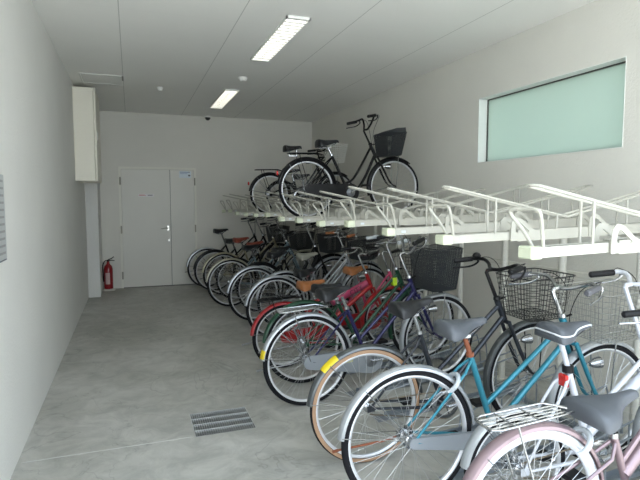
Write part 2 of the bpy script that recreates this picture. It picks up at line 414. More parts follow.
# ------------------------------------------------------------------ upper rack
ORD = ['nearest','second nearest','third from the near end','fourth from the near end','fifth from the near end','sixth from the near end','seventh from the near end','eighth from the near end','ninth from the near end','tenth from the near end','fourth from the far end','third from the far end','second from the far end','farthest']
RX0, PITCH, TILT = 1.482, .61, math.tan(math.radians(1.6))
capm = mat('end_cap_plastic', (.60,.63,.47), .5, noise=.03)
DZ = [-.008,0,.004,.028,.004,.008,0,.028,.008,.004,.0,.026,.01]
RZ = 1.277
def Z(x, dz=0): return (x-RX0)*TILT+dz          # local height of tray bottom above the empty
def channel(mb, x0, x1, hw, z0, h, t=.004):
    """U channel following the tilt"""
    prof = [(-hw,0),(hw,0),(hw,h),(hw-.012,h),(hw-.012,h-t),(hw-t,h-t),(hw-t,t),(-hw+t,t),(-hw+t,h-t),(-hw+.012,h-t),(-hw+.012,h),(-hw,h)]
    n = len(prof); vs = [(x, y, z0+Z(x)+z) for x in (x0,x1) for y, z in prof]
    mb.add(vs, [(k,(k+1)%n,n+(k+1)%n,n+k) for k in range(n)]+[(0,1,6,7),(7,8,11,0),(8,9,10,11),(1,2,5,6),(2,3,4,5)]+[(n,n+7,n+6,n+1),(n+7,n,n+11,n+8),(n+8,n+11,n+10,n+9),(n+1,n+6,n+5,n+2),(n+2,n+5,n+4,n+3)])
def upper_meshes():
    M = {}
    b = MB(); channel(b, RX0+.03, 1.96, .033, 0, .042); M['slide_channel'] = b.mesh('slide_channel', cream(), 30)
    b = MB(); channel(b, 1.93, 3.14, .041, -.010, .058); M['fixed_channel'] = b.mesh('fixed_channel', cream(), 30)
    b = MB().bbox(RX0-.012,RX0+.045,-.040,.040,-.004,.046,.005); M['end_cap'] = b.mesh('end_cap', capm)
    b = MB(); z = .04
    b.tube(bez([(RX0+.055,.030,z),(RX0+.02,.050,z+.07),(RX0-.022,.072,z+.132),(RX0-.024,.060,z+.152),(RX0-.01,0,z+.155),(RX0-.004,-.050,z+.152),(RX0+.006,-.062,z+.132),(RX0+.03,-.046,z+.07),(RX0+.05,-.034,z)],5),.0075,8)
    M['front_hoop'] = b.mesh('front_hoop', cream())
    def zz(x): return .288-(x-RX0-.02)*.205
    b = MB(); xe = 2.27
    b.tube(bez([(xe,.032,zz(xe)),(1.9,.032,zz(1.9)),(RX0+.06,.032,zz(RX0+.06)),(RX0+.025,.022,zz(RX0+.025)),(RX0+.01,0,zz(RX0+.01)),(RX0+.025,-.022,zz(RX0+.025)),(RX0+.06,-.032,zz(RX0+.06)),(1.9,-.032,zz(1.9)),(xe,-.032,zz(xe))],6),.0068,8)
    M['outer_guide_bar'] = b.mesh('outer_guide_bar', cream())
    def zy(x): return zz(xe)+(x-xe)*.225
    b = MB(); xo = 3.13
    b.tube(bez([(xe,.034,zy(xe)),(2.7,.034,zy(2.7)),(xo-.05,.034,zy(xo-.05)),(xo-.01,.022,zy(xo-.01)),(xo,0,zy(xo)),(xo-.01,-.022,zy(xo-.01)),(xo-.05,-.034,zy(xo-.05)),(2.7,-.034,zy(2.7)),(xe,-.034,zy(xe))],6),.0068,8)
    M['inner_guide_bar'] = b.mesh('inner_guide_bar', cream())
    for nm, x, fz in (('guide_post',1.79,zz),('guide_post',2.20,zz),('guide_post',2.72,zy),('guide_post',3.0,zy)):
        for s in (-1,1):
            b = MB().tube([(x, s*.0325, Z(x)+.036),(x, s*.0325, fz(x))], .006, 8); M[(nm,x,s)] = b.mesh(nm, cream())
    for xs in (1.88, 2.42):
        o = [(xs,-.005),(xs,.05),(xs+.004,.095),(xs+.025,.118),(xs+.05,.118),(xs+.075,.105),(xs+.13,.062),(xs+.165,.045),(xs+.165,.0),(xs+.08,-.005)]
        i = [(xs+.03,.04),(xs+.03,.06),(xs+.033,.08),(xs+.04,.092),(xs+.05,.094),(xs+.06,.088),(xs+.10,.058),(xs+.12,.042),(xs+.112,.034),(xs+.07,.034)]
        for s in (-1,1):
            b = MB().ringplate([(x,z+Z(x)) for x,z in o],[(x,z+Z(x)) for x,z in i], s*.044-.0025, s*.044+.0025); M[('side_plate',xs,s)] = b.mesh('side_plate', cream(), 0)
    return M
UM = upper_meshes()
stick = mat('tray_sticker', (.55,.6,.62), .5)
stm = MB().box(RX0+.09,RX0+.12,-.0345,-.0332,.015,.030).mesh('number_sticker', stick, 0)
NK = 13
for k in range(NK):
    lab = 'cream steel upper rack tray with guide bars, %s' % (ORD[k] if k < 9 else ORD[13-(NK-k)] if NK-k > 1 else 'farthest, by the back wall')
    if k == 6: lab = 'cream upper rack tray carrying the large black bicycle'
    if k == 9: lab = 'cream upper rack tray carrying the black bicycle with the white basket'
    if k == 10: lab = 'cream upper rack tray carrying the small-wheeled black bicycle'
    r = thing('rack_tray', lab, 'bicycle rack tray', (0,1.65+PITCH*k,RZ+DZ[k]), 'upper deck rack trays')
    for key, me in UM.items():
        nm = key if isinstance(key, str) else key[0]
        link(nm, me, r)
    link('number_sticker', stm, r)
# posts and beams
postm = mat('post_cream', (.58,.57,.51), .42, noise=.04)
pst = MB().tube([(0,0,.008),(0,0,1.272)],.026,18).mesh('post_tube', postm)
flg = MB().bbox(-.055,.055,-.055,.055,0,.008,.002).mesh('foot_plate', postm)
clp = MB().lathe([(.0262,0),(.031,.002),(.031,.03),(.0262,.032)],(0,0,.96),'Z',18).mesh('clamp_ring', postm)
for k in range(0, NK):
    r = thing('rack_post', 'round cream rack post under the %s' % ('%s upper tray' % ORD[k] if k < 2 else 'upper tray ' + ORD[k] if 2 <= k < 10 else ('upper tray third from the far end' if k == 10 else 'upper tray second from the far end' if k == 11 else 'farthest upper tray')), 'rack post', (2.9,1.65+PITCH*k,0), 'upper deck support posts')
    link('post_tube', pst, r); link('foot_plate', flg, r); link('clamp_ring', clp, r)
tag(MB().bbox(2.93,2.955,1.3,9.2,.955,.995,.004).build('rack_beam', postm, None), 'long cream horizontal beam tying the rack posts at mid height by the right wall', 'rack beam')
tag(MB().bbox(2.86,2.94,1.1,9.25,1.2725,1.2955,.004).build('rack_beam', postm, None), 'long cream beam under the upper trays on top of the posts', 'rack beam')

# ------------------------------------------------------------------ bicycle
CACHE = {}
def cached(key, fn):
    if key not in CACHE: CACHE[key] = fn()
    return CACHE[key]
def wheel_meshes(r, tyre, side, rimc, rear):
    """meshes about origin, axis Y"""
    tw = .0185; rt = r-tw
    def t():
        b = MB(); b.lathe([(rt+tw*math.cos(a), tw*math.sin(a)) for a in [2*PI*k/12 for k in range(12)]], n=72); return b.mesh('tyre', tyre)
    def sw():
        b = MB()
        for s in (-1,1):
            b.lathe([(rt-tw*.60,s*tw*.92),(rt+tw*.02,s*(tw+.0012)),(rt+tw*.5,s*tw*.93),(rt+tw*.0,s*tw*.9)], n=72)
        return b.mesh('sidewall_band', side)
    def rm_():
        b = MB(); ro = rt-tw*.35; ri = ro-.021
        b.lathe([(ro,.0125),(ro-.012,.0135),(ri,.006),(ri,-.006),(ro-.012,-.0135),(ro,-.0125)], n=72); return b.mesh('rim', rimc)
    def sp():
        b = MB(); ri = rt-tw*.35-.019; n = 36; hr = .026 if rear else .02
        for i in range(n):
            a = 2*PI*i/n; s = 1 if i % 2 else -1; d = .95 if (i//2) % 2 else -.95
            h = a+d
            b.tube([(ri*math.cos(a),0,ri*math.sin(a)),(hr*math.cos(h),s*(.028 if rear else .024),hr*math.sin(h))],.00115,4,caps=False)
        return b.mesh('spokes', spoke_m())
    def hb():
        b = MB(); w = .05 if rear else .042; R = .03 if rear else .023
        b.lathe([(0,-w-.012),(.007,-w-.012),(.009,-w),(.012,-w+.01),(R,-.031),(R,-.026),(.014,-.02),(.013,.02),(R,.026),(R,.031),(.012,w-.01),(.009,w),(.007,w+.012),(0,w+.012)], n=20)
        if rear: b.lathe([(.0,.034),(.042,.036),(.045,.05),(.03,.056),(0,.057)], n=24)
        return b.mesh('hub', chrome())
    key = (round(r,3), tyre.name, side.name if side else '', rimc.name, rear)
    return cached(('wheel',)+key, lambda: (t(), sw() if side else None, rm_(), sp(), hb()))
def fender_mesh(r, a0, a1, m, n=30):
    b = MB(); R = r+.014
    cs = [(-.027,-.016),(-.024,-.004),(-.014,.004),(0,.007),(.014,.004),(.024,-.004),(.027,-.016)]
    cs2 = [(y*.92, z-.0022) for y, z in cs][::-1]; cs = cs+cs2; q = len(cs); vs = []
    for i in range(n+1):
        a = a0+(a1-a0)*i/n
        for y, h in cs: vs.append(((R+h)*math.cos(a), y, (R+h)*math.sin(a)))
    fs = [(i*q+k, i*q+(k+1)%q, (i+1)*q+(k+1)%q, (i+1)*q+k) for i in range(n) for k in range(q)]
    for e in (0, n):
        for k in range(6): fs.append((e*q+k, e*q+k+1, e*q+12-k, e*q+13-k) if k < 6 else ())
    return b.add(vs, fs).mesh('fender', m)
def band_mesh(r, a0, a1, m, name):
    b = MB(); R = r+.0155; cs = [(-.0282,-.014),(-.025,-.002),(-.014,.0065),(0,.0092),(.014,.0065),(.025,-.002),(.0282,-.014)]
    vs = []; n = 8
    for i in range(n+1):
        a = a0+(a1-a0)*i/n
        for y, h in cs: vs.append(((R+h)*math.cos(a), y, (R+h)*math.sin(a)))
        
    q = len(cs); fs = [(i*q+k, i*q+k+1, (i+1)*q+k+1, (i+1)*q+k) for i in range(n) for k in range(q-1)]
    return b.add(vs, fs).mesh(name, m)

def saddle_section(s, W, thick):
    """half width, top height and skirt depth at s (0 rear .. 1 nose)"""
    w_ = .020+(W/2-.020)/(1+math.exp((s-.46)*10))
    er = math.sqrt(max(0, 1-((.10-min(s,.10))/.10)**2)); en = math.sqrt(max(0, 1-((s-.88)/.12)**2)) if s > .88 else 1
    w_ *= (.55+.45*er)*(.25+.75*en)
    top = .016*max(0, 1-s/.35)**1.2+.006*s-.022*(1-en)-.016*(1-er)
    th = (thick*(1-s)**1.1+.026)*(.55+.45*er)*(.5+.5*en)
    return w_, top, th
def saddle_mesh(m, L=.26, W=.2, thick=.062):
    b = MB(); ns, na = 28, 14; vs = []
    for i in range(ns+1):
        s = i/ns; w_, top, th = saddle_section(s, W, thick)
        for k in range(na+1):
            a = PI*k/na; ca, sa = math.cos(a), math.sin(a)
            y = w_*(1 if ca > 0 else -1)*abs(ca)**.8; z = top-th+th*(sa**.6)
            vs.append(((s-.5)*L, y, z))
    q = na+1; fs = []
    for i in range(ns):
        for k in range(na): fs.append((i*q+k, i*q+k+1, (i+1)*q+k+1, (i+1)*q+k))
        fs.append((i*q+na, i*q, (i+1)*q, (i+1)*q+na))
    fs.append(tuple(range(q))); fs.append(tuple(ns*q+k for k in range(q))[::-1])
    b.add(vs, fs); return b.mesh('saddle', m, 60)
def saddle_piping(m, L=.26, W=.2, thick=.062):
    pts = []
    for sgn in (1,-1):
        for i in (range(0, 29) if sgn == 1 else range(28, -1, -1)):
            s = i/28; w_, top, th = saddle_section(s, W, thick)
            pts.append(((s-.5)*L, sgn*w_*.985, top-th*.55))
    return MB().tube(pts, .0042, 6, closed=True).mesh('piping', m)

def rail(mb, pts, r, n=8, seg=6): return mb.tube(bez(pts, seg), r, n)

def basket_meshes(kind, x0, x1, z0, z1, wt, wb_):
    m = {'black': mat('basket_black', (.03,.03,.03), .4, .2), 'silver': mat('basket_steel', (.42,.42,.40), .35, .8), 'dark': mat('basket_dark', (.045,.05,.055), .5, .1), 'white': mat('basket_white', (.80,.80,.76), .45)}[kind]
    b = MB(); fine = kind == 'dark'
    wr = .0030 if kind == 'white' else .0019; nz = 26 if fine else 8
    dx = .05
    def corners(t): # t 0 bottom 1 top
        xa = x0+ (1-t)*.02; xb = x1-(1-t)*dx; hw = (wb_+(wt-wb_)*t)/2; z = z0+(z1-z0)*t
        return [(xa,-hw,z),(xb,-hw,z),(xb,hw,z),(xa,hw,z)]
    def ring(t, r):
        c = [Vector(p) for p in corners(t)]; pts = []
        for i in range(4):
            p, q = c[i], c[(i+1) % 4]; d = (q-p).normalized()
            pts += [p+d*.03, q-d*.03]
            nx = (c[(i+2) % 4]-q).normalized(); pts.append(q-d*.009+nx*.009)
        b.tube(pts, r, 4, closed=True)
    for i in range(nz+1):
        ring(i/nz, wr*(2.2 if i == nz else 1.6 if i == 0 else 1))
    step = .009 if fine else .027
    for side in range(4):
        a0, a1 = Vector(corners(0)[side]), Vector(corners(0)[(side+1) % 4]); c0, c1 = Vector(corners(1)[side]), Vector(corners(1)[(side+1) % 4])
        n = max(3, int((c1-c0).length/step))
        for i in range(1, n):
            t_ = i/n; b.tube([a0.lerp(a1,t_), c0.lerp(c1,t_)], wr, 3, caps=False)
    c = [Vector(p) for p in corners(0)]
    for i in range(1, 12 if not fine else 34):
        t_ = i/(12 if not fine else 34); b.tube([c[0].lerp(c[1],t_), c[3].lerp(c[2],t_)], wr, 3, caps=False)
    for i in range(1, 8): b.tube([c[0].lerp(c[3],i/8), c[1].lerp(c[2],i/8)], wr, 3, caps=False)
    return b.mesh('basket', m)

def bicycle(loc, label, cat='bicycle', group='parked bicycles in the lower rack', slant=3.5, lift=.07, r=.33, wb=1.12, frame=None, style='mixte',
            fender=None, tyre=None, side=None, rim=None, saddle=None, hs=.86, hb=1.05, bar=None, grip=None, basket=None, rack=None, case=None,
            lock=None, cushion=False, piping=False, post=None, lean=0, sW=.2, sL=.26, high=False, bell=False, kick=True, patch=None, steer=0, fr=None, lampc=None, text=None, seat_back=0., bhi=0., slim=False, refl=None, bl=.32, bh=.255, cover=False, seatref=False, beam=False, caselabel=False, bw=1., ha=69, sa=74):
    frame = frame or black(); fender = fender or chrome(); tyre = tyre or rubber(); rim = rim or alu(); bar = bar or chrome()
    grip = grip or blackpl(); saddle = saddle or blackpl(); post = post or chrome()
    pitch = math.atan(lift/wb)
    root = thing('bicycle', label, cat, loc, group, (math.radians(lean), -pitch, math.radians(slant)))
    rf = fr or r
    BB = Vector((.48 if r > .3 else .42, 0, .27 if r > .3 else .25))
    F = Vector((wb, 0, rf)); H = Vector((0,0,r))
    ah = Vector((-math.cos(math.radians(ha)),0,math.sin(math.radians(ha))))
    A0 = F-Vector((.052,0,0)); CT = A0+ah*(rf+.055)         # crown
    hb_, ht_ = CT+ah*.015, CT+ah*.15                          # head tube
    if ht_.z > hb-.09: ht_ = CT+ah*.11
    asx = Vector((-math.cos(math.radians(sa)),0,math.sin(math.radians(sa))))
    stl = min(.46, (hs-.16-BB.z)/asx.z); ST = BB+asx*stl
    SP = BB+asx*((hs-.075-BB.z)/asx.z)
    # frame
    f = MB()
    f.tube([BB, ST], .0155, 12); f.tube([hb_-ah*.0, ht_], .0185, 12)
    f.lathe([(0,-.036),(.022,-.036),(.022,.036),(0,.036)], BB, 'Y', 16)
    for s in (-1,1):
        f.tube([BB+Vector((-.02,s*.022,0)), BB+Vector((-.12,s*.045,.004)), H+Vector((.02,s*.062,0))], [.010,.010,.007], 8)
        f.tube([ST+Vector((-.004,s*.012,-.03)), ST+Vector((-.05,s*.038,-.075)), H+Vector((0,s*.062,.005))], [.008,.0075,.0065], 8)
        f.bbox(-.02,.025,s*.062-.003,s*.062+.003,r-.018,r+.018,.002)
    if style == 'mixte':
        f.tube([ht_-ah*.035, ST.lerp(BB,.62)], .0135, 12); f.tube([hb_+ah*.02, BB+asx*.03], .0155, 12)
    elif style == 'loop':
        rail(f, [hb_+ah*.015, hb_.lerp(BB,.33)+Vector((-.02,0,-.10)), hb_.lerp(BB,.7)+Vector((-.0,0,-.085)), BB+asx*.02], .0160, 12)
        rail(f, [ht_-ah*.02, ht_.lerp(BB+asx*.11,.33)+Vector((-.02,0,-.10)), ht_.lerp(BB+asx*.11,.7)+Vector((-.0,0,-.085)), BB+asx*.11], .0135, 12)
    elif style == 'diamond':
        f.tube([ht_-ah*.03, ST-asx*.03], .013, 12); f.tube([hb_+ah*.02, BB], .0155, 12)
    elif style == 'low':
        f.tube([hb_+ah*.005, BB+asx*.07], .021, 14)
    elif style == 'fat':
        f.tube([hb_+ah*.04, BB+asx*.10], .026, 14); f.tube([ht_-ah*.02, BB+asx*.15], .012, 10)
    f.build('frame', frame, root)
    # front fork turned with the steering: kept straight
    k = MB()
    k.tube([CT-ah*.0+Vector((0,-.045,0)), CT+Vector((0,.045,0))], .013, 8)
    for s in (-1,1):
        k.tube(bez([CT+Vector((0,s*.040,0)), CT.lerp(A0,.55)+Vector((0,s*.046,0)), CT.lerp(A0,.86)+Vector((.008,s*.05,0)), F+Vector((0,s*.052,0))],5), [.0125]*6+[.011]*5+[.008]*5, 8)
    k.build('fork', frame, root)
    # wheels
    for nm, c, rr, rear in (('rear_wheel', H, r, True), ('front_wheel', F, rf, False)):
        ms = wheel_meshes(rr, tyre, side if rear else None, rim, rear)
        wl = link(nm, ms[2], root); wl.location = c; wl.rotation_euler = (0, random.uniform(0,6), 0)
        link('tyre', ms[0], wl); link('spokes', ms[3], wl); link('hub', ms[4], wl)
        if ms[1]: link('sidewall_band', ms[1], wl)
    # fenders
    if fender != 'none':
        o = link('rear_fender', cached(('rf',r,fender.name), lambda: fender_mesh(r, math.radians(2), math.radians(170), fender)), root); o.location = H
        if patch:
            p_ = link('fender_sticker', band_mesh(r, math.radians(patch[0]), math.radians(patch[1]), patch[2], 'fender_sticker'), root); p_.location = H; p_['label'] = 'bright yellow sticker on the fender'
        o = link('front_fender', cached(('ff',rf,fender.name), lambda: fender_mesh(rf, math.radians(52), math.radians(196), fender)), root); o.location = F
        for s in (-1,1):
            s_ = MB()
            for a in (168, 128):
                q = math.radians(a); s_.tube([H+Vector((0,s*.06,.01)), H+Vector(((r+.008)*math.cos(q), s*.028, (r+.008)*math.sin(q)))], .0022, 5)
            s_.build('rear_fender_stay', chrome(), root)
            q = math.radians(190); MB().tube([F+Vector((0,s*.055,.01)), F+Vector(((rf+.008)*math.cos(q), s*.028, (rf+.008)*math.sin(q)))], .0022, 5).build('front_fender_stay', chrome(), root)
    if seatref:
        c_ = ST.lerp(BB,.12)
        MB().bbox(c_.x-.050,c_.x-.030,-.028,.028,c_.z-.03,c_.z+.03,.006).build('seat_tube_reflector', mat('red_reflector', (.55,.02,.015), .2, 0, .8), root)
        MB().lathe([(.018,-.018),(.026,-.016),(.026,.016),(.018,.018)], ST, 'Z', 16).build('seat_clamp', blackpl(), root)
    if beam:
        p0, p1 = Vector((-.04,-.08,.49)), Vector((.38,-.05,.645)); dd = p1-p0
        bm_ = MB().tube([p0, p1], .036, 16).build('lettered_beam', P('hot_pink', (.50,.06,.15), .1), root); bm_['label'] = 'pink rear beam lettered CITY'
        c_ = p0.lerp(p1,.62); text_part('CITY', .07, (c_.x,c_.y-.0365,c_.z), (PI/2,-math.atan2(dd.z,dd.x),math.atan2(dd.y,dd.x)), cyl, bm_)
    # reflector
    if refl:
      q = math.radians(refl); c = H+Vector(((r+.045)*math.cos(q), 0, (r+.045)*math.sin(q)))
      MB().lathe([(0,-.018),(.020,-.018),(.024,-.010),(.024,0),(0,.004)], c, 'X', 16).build('reflector', mat('red_reflector', (.55,.02,.015), .2, 0, .8), root)
    # seat post, saddle
    MB().tube([ST-asx*.02, SP], .0125, 12).lathe([(.0165,-.012),(.0195,-.010),(.0195,.010),(.0165,.012)], ST, 'Z', 14).build('seat_post', post, root)
    sp = SP+Vector((.0-seat_back,0,.045))
    sd = link('saddle', cached(('sd',saddle.name,sW,sL), lambda: saddle_mesh(saddle, sL, sW)), root); sd.location = sp+Vector((0,0,.03)); sd.rotation_euler = (0, random.uniform(-.05,.06)-pitch*0, 0)
    if piping:
        link('piping', saddle_piping(mat('white_piping', (.62,.64,.66), .4), sL, sW), sd)
    sg = MB()
    for s in (-1,1):
        pts = [(sp.x-.075+.013*math.cos(u), s*.05+.013*math.sin(u), sp.z-.048+.0055*u/ (2*PI)*1.0*2) for u in [j*PI/5 for j in range(0,41)]]
        sg.tube(pts, .0028, 5); sg.tube(bez([(sp.x-.075,s*.05,sp.z-.05),(sp.x,s*.022,sp.z-.045),(sp.x+.08,s*.012,sp.z-.01),(sp.x+.10,s*.008,sp.z+.01)],4), .0035, 6)
    sg.bbox(sp.x-.012,sp.x+.025,-.024,.024,sp.z-.058,sp.z-.036,.003)
    sg.build('saddle_springs', chrome(), root)
    # stem and handlebar
    z_clamp = hb-.045-(.05 if high else 0)
    S0 = ht_; S1 = ht_+ah*max(.03,((z_clamp-ht_.z)/ah.z)); fwd = Vector((.045 if ha > 66 else .01,0,.006))
    MB().tube([S0-ah*.01, S1-ah*.01, S1+Vector((.012,0,.004)), S1+fwd], [.0115,.0115,.0125,.0125], 10).lathe([(.0185,0),(.022,.004),(.020,.022),(.012,.026)], ht_, 'Z', 16).build('stem', bar, root)
    C0 = S1+fwd; hbm = MB()
    k1 = .10 if high else 0
    half = [(0,0,0),(.018,.05,.003),(.045,.10,.020+k1*.5),(.052,.155,.038+k1),(.036,.205,.040+k1*.95),(-.006,.246,.036+k1*.85),(-.07,.275,.030+k1*.75)]
    pts = [C0+Vector((x,-y*bw,z)) for x,y,z in half[::-1]]+[C0+Vector((x,y*bw,z)) for x,y,z in half[1:]]
    hbar = MB().tube(bez(pts,5), .011, 10).build('handlebar', bar, root)
    for s in (-1,1):
        e = Vector((-.07,s*.275*bw,.030+k1*.75)); d = Vector((-.09,s*.035,-.007-k1*.1)).normalized()
        e = C0+e
        MB().tube([e-d*.10, e-d*.095, e+d*.015, e+d*.022], [.014,.0165,.0165,.011], 12).build('grip', grip, hbar)
        l0 = e-d*.13
        MB().tube(bez([l0, l0+Vector((.0,s*.0,-.028)), l0+d*.05+Vector((0,s*.01,-.05)), l0+d*.15+Vector((0,s*.02,-.048))],4), [.008]*4+[.0062]*5+[.0055]*4, 8).build('brake_lever', chrome() if bar.name != 'black_paint' else blackpl(), hbar)
    if bell: MB().lathe([(0,0),(.026,0),(.028,.008),(.02,.022),(.008,.028),(0,.029)], C0+Vector((.03,.205,.052+k1)), 'Z', 18).build('bell', blackpl(), hbar)
    cb = MB()
    for s in (-1,1):
        l0 = C0+Vector((.01,s*.235*bw,.035+k1*.9))
        cb.tube(bez([l0, C0+Vector((.10,s*.17,.045+k1*.8)), C0+Vector((.09,s*.05,-.02)), ht_+Vector((.03,s*.02,.0)), (hb_+Vector((.01,s*.02,-.02)))],6), .0024, 5)
    cb.build('brake_cable', blackpl(), root)
    # basket, lamp
    if basket:
        bk = link('basket', basket_meshes(basket, CT.x+.06, CT.x+.06+bl, 2*rf+.045+bhi, 2*rf+.045+bh+bhi, .37, .29), root)
        for s in (-1,1): MB().tube([F+Vector((0,s*.06,.01)), F+Vector((.02,s*.09,rf+.05+bhi))], .004, 6).build('basket_stay', chrome() if basket != 'black' else black(), root)
        MB().tube([ht_+Vector((.0,0,0)), ht_+Vector((.06,0,.01))], .006, 6).build('basket_bracket', black(), root)
        if cover:
            MB().prism([(CT.x+.065,2*rf+.302+bhi),(CT.x+.055+bl,2*rf+.302+bhi),(CT.x+.05+bl,2*rf+.35+bhi),(CT.x+.03+bl*.6,2*rf+.34+bhi),(CT.x+.10,2*rf+.312+bhi)], -.17, .17).build('basket_cover', mat('black_net', (.03,.03,.032), .7, noise=.3, nscale=120), root)
    lc = CT.lerp(F,.35)+Vector((.055,-.045,.01))
    MB().lathe([(0,-.045),(.012,-.043),(.024,-.02),(.030,.012),(.031,.022),(0,.024)], lc, 'X', 18).tube([lc+Vector((-.02,0,0)), lc+Vector((-.055,.01,.0))], .006, 6).build('front_lamp', lampc or chrome(), root)
    # rear rack
    if rack:
        b = MB(); z = 2*r+.055; x0, x1 = -.20, .155
        b.tube([(x1,-.035,z-.01),(x1-.05,-.058,z),(x0+.03,-.065,z),(x0,-.05,z),(x0-.008,0,z),(x0,.05,z),(x0+.03,.065,z),(x1-.05,.058,z),(x1,.035,z-.01)], .0048, 8)
        for y in (-.038,-.013,.013,.038): b.tube([(x1-.02,y*.8,z-.004),(x0+.004,y,z-.002)], .003, 6)
        for x in (x0+.09, x0+.2): b.tube([(x,-.064,z),(x,.064,z)], .0035, 6)
        for s in (-1,1):
            b.tube([(x1,s*.035,z-.01),(.19,s*.018,z-.02)], .0045, 6)
            b.tube([(x0+.10,s*.064,z),(x0+.11,s*.068,z-.05),(0,s*.066,r+.01)], .0042, 6)
        b.build('rear_rack', rack, root)
        if cushion:
            b = MB(); 
            me = saddle_mesh(blackpl(), .20, .16, .045); o = link('rack_cushion', me, root); o.location = (x0+.05,0,z+.075)
            MB().tube([(x0+.01,0,z-.03),(x0+.01,0,z+.05)],.008,8).tube([(x0+.09,0,z-.03),(x0+.09,0,z+.05)],.008,8).box(x0+.0,x0+.10,-.012,.012,z-.03,z-.024).build('cushion_post', chrome(), root)
    # ring lock round the rear tyre, near the seat stays
    if lock:
        q = math.radians(45); c = H+Vector((r*math.cos(q),0,r*math.sin(q))); rad = Vector((math.cos(q),0,math.sin(q)))
        pts = []
        for j in range(15):
            a = -.75*PI+1.5*PI*j/14; pts.append(c-rad*.01+rad*(.055*math.cos(a))+Vector((0,.050*math.sin(a),0)))
        MB().tube(pts, .0115, 8).build('ring_lock', lock, root)
    # chain case, cranks, pedals
    if case:
        R1, R2 = (.098, .050) if not slim else (.052, .026); pts = []
        d = (H-BB); base = math.atan2(d.z, d.x)
        for j in range(13):
            a = base-PI/2-.0+ -PI*j/12+0
            pts.append((BB.x+R1*math.cos(a), BB.z+R1*math.sin(a)))
        for j in range(9):
            a = base+PI/2-PI*j/8
            pts.append((H.x+R2*math.cos(a), H.z+R2*math.sin(a)))
        cco = MB().prism(pts, -.068, -.044).build('chain_case', case, root)
        if caselabel: MB().box(.25,.33,-.0695,-.0678,.285,.325).build('case_sticker', mat('pale_yellow', (.45,.45,.25), .5, noise=.4, nscale=80), cco)
        if not slim: MB().lathe([(0,-.071),(.045,-.071),(.050,-.068),(0,-.068)], BB, 'Y', 28).build('case_disc', mat('disc_grey', (.16,.17,.18), .4, .4), cco)
    cr = MB(); cr.lathe([(0,-.072),(.012,-.072),(.014,-.03),(0,-.03)], BB, 'Y', 12)
    if not case:
        cr.lathe([(.062,-.049),(.085,-.049),(.088,-.047),(.085,-.045),(.062,-.045)], BB, 'Y', 30)
        for j in range(5):
            a = 2*PI*j/5; cr.tube([BB+Vector((0,-.047,0)), BB+Vector((.066*math.cos(a),-.047,.066*math.sin(a)))], .005, 6)
    ca = random.uniform(-.5,.5)
    cr_o = None
    for s in (-1,1):
        e = BB+Vector((s*.165*math.cos(ca),s*-.0,s*.165*math.sin(ca))); yy = -.082 if s == 1 else .082
        cr.tube([BB+Vector((0,yy*.9,0)), Vector((e.x,yy,e.z))], [.012,.009], 8)
    cr.tube([BB+Vector((0,-.08,0)), BB+Vector((0,.08,0))], .008, 8)
    cr_o = cr.build('crankset', chrome(), root)
    for s in (-1,1):
        e = BB+Vector((s*.165*math.cos(ca),0,s*.165*math.sin(ca))); yy = -.135 if s == 1 else .135
        MB().bbox(e.x-.042,e.x+.042,yy-.04,yy+.04,e.z-.012,e.z+.012,.006).tube([(e.x,yy,e.z),(e.x,yy*.6,e.z)],.006,6).build('pedal', blackpl(), cr_o)
    if not case:
        ch_ = MB()
        for zz_ in (.086,-.086):
            ch_.tube([BB+Vector((0,-.047,zz_)), H+Vector((.0,-.047,zz_*.42))], .004, 5)
        ch_.build('chain', mat('chain_steel', (.2,.17,.13), .5, .7), root)
    if kick:
        MB().tube([H+Vector((.02,.072,-.01)), H+Vector((-.10,.085,-.035)), H+Vector((-.33,.10,-.045))], [.007,.006,.0055], 8).tube([H+Vector((-.33,.10,-.045)), H+Vector((-.36,.10,-.048))], .0075, 8).build('kickstand', kick if kick is not True else mat('dull_steel', (.25,.25,.25), .45, .7), root)
    if text:
        a_ = BB+asx*.10; b2 = hb_+ah*.04; d = (b2-a_); ang = math.atan2(d.z,d.x); c = a_.lerp(b2,text[1])
        text_part(text[0], text[2], (c.x,-.0275,c.z), (PI/2,-ang,0), text[3], root)
    return root

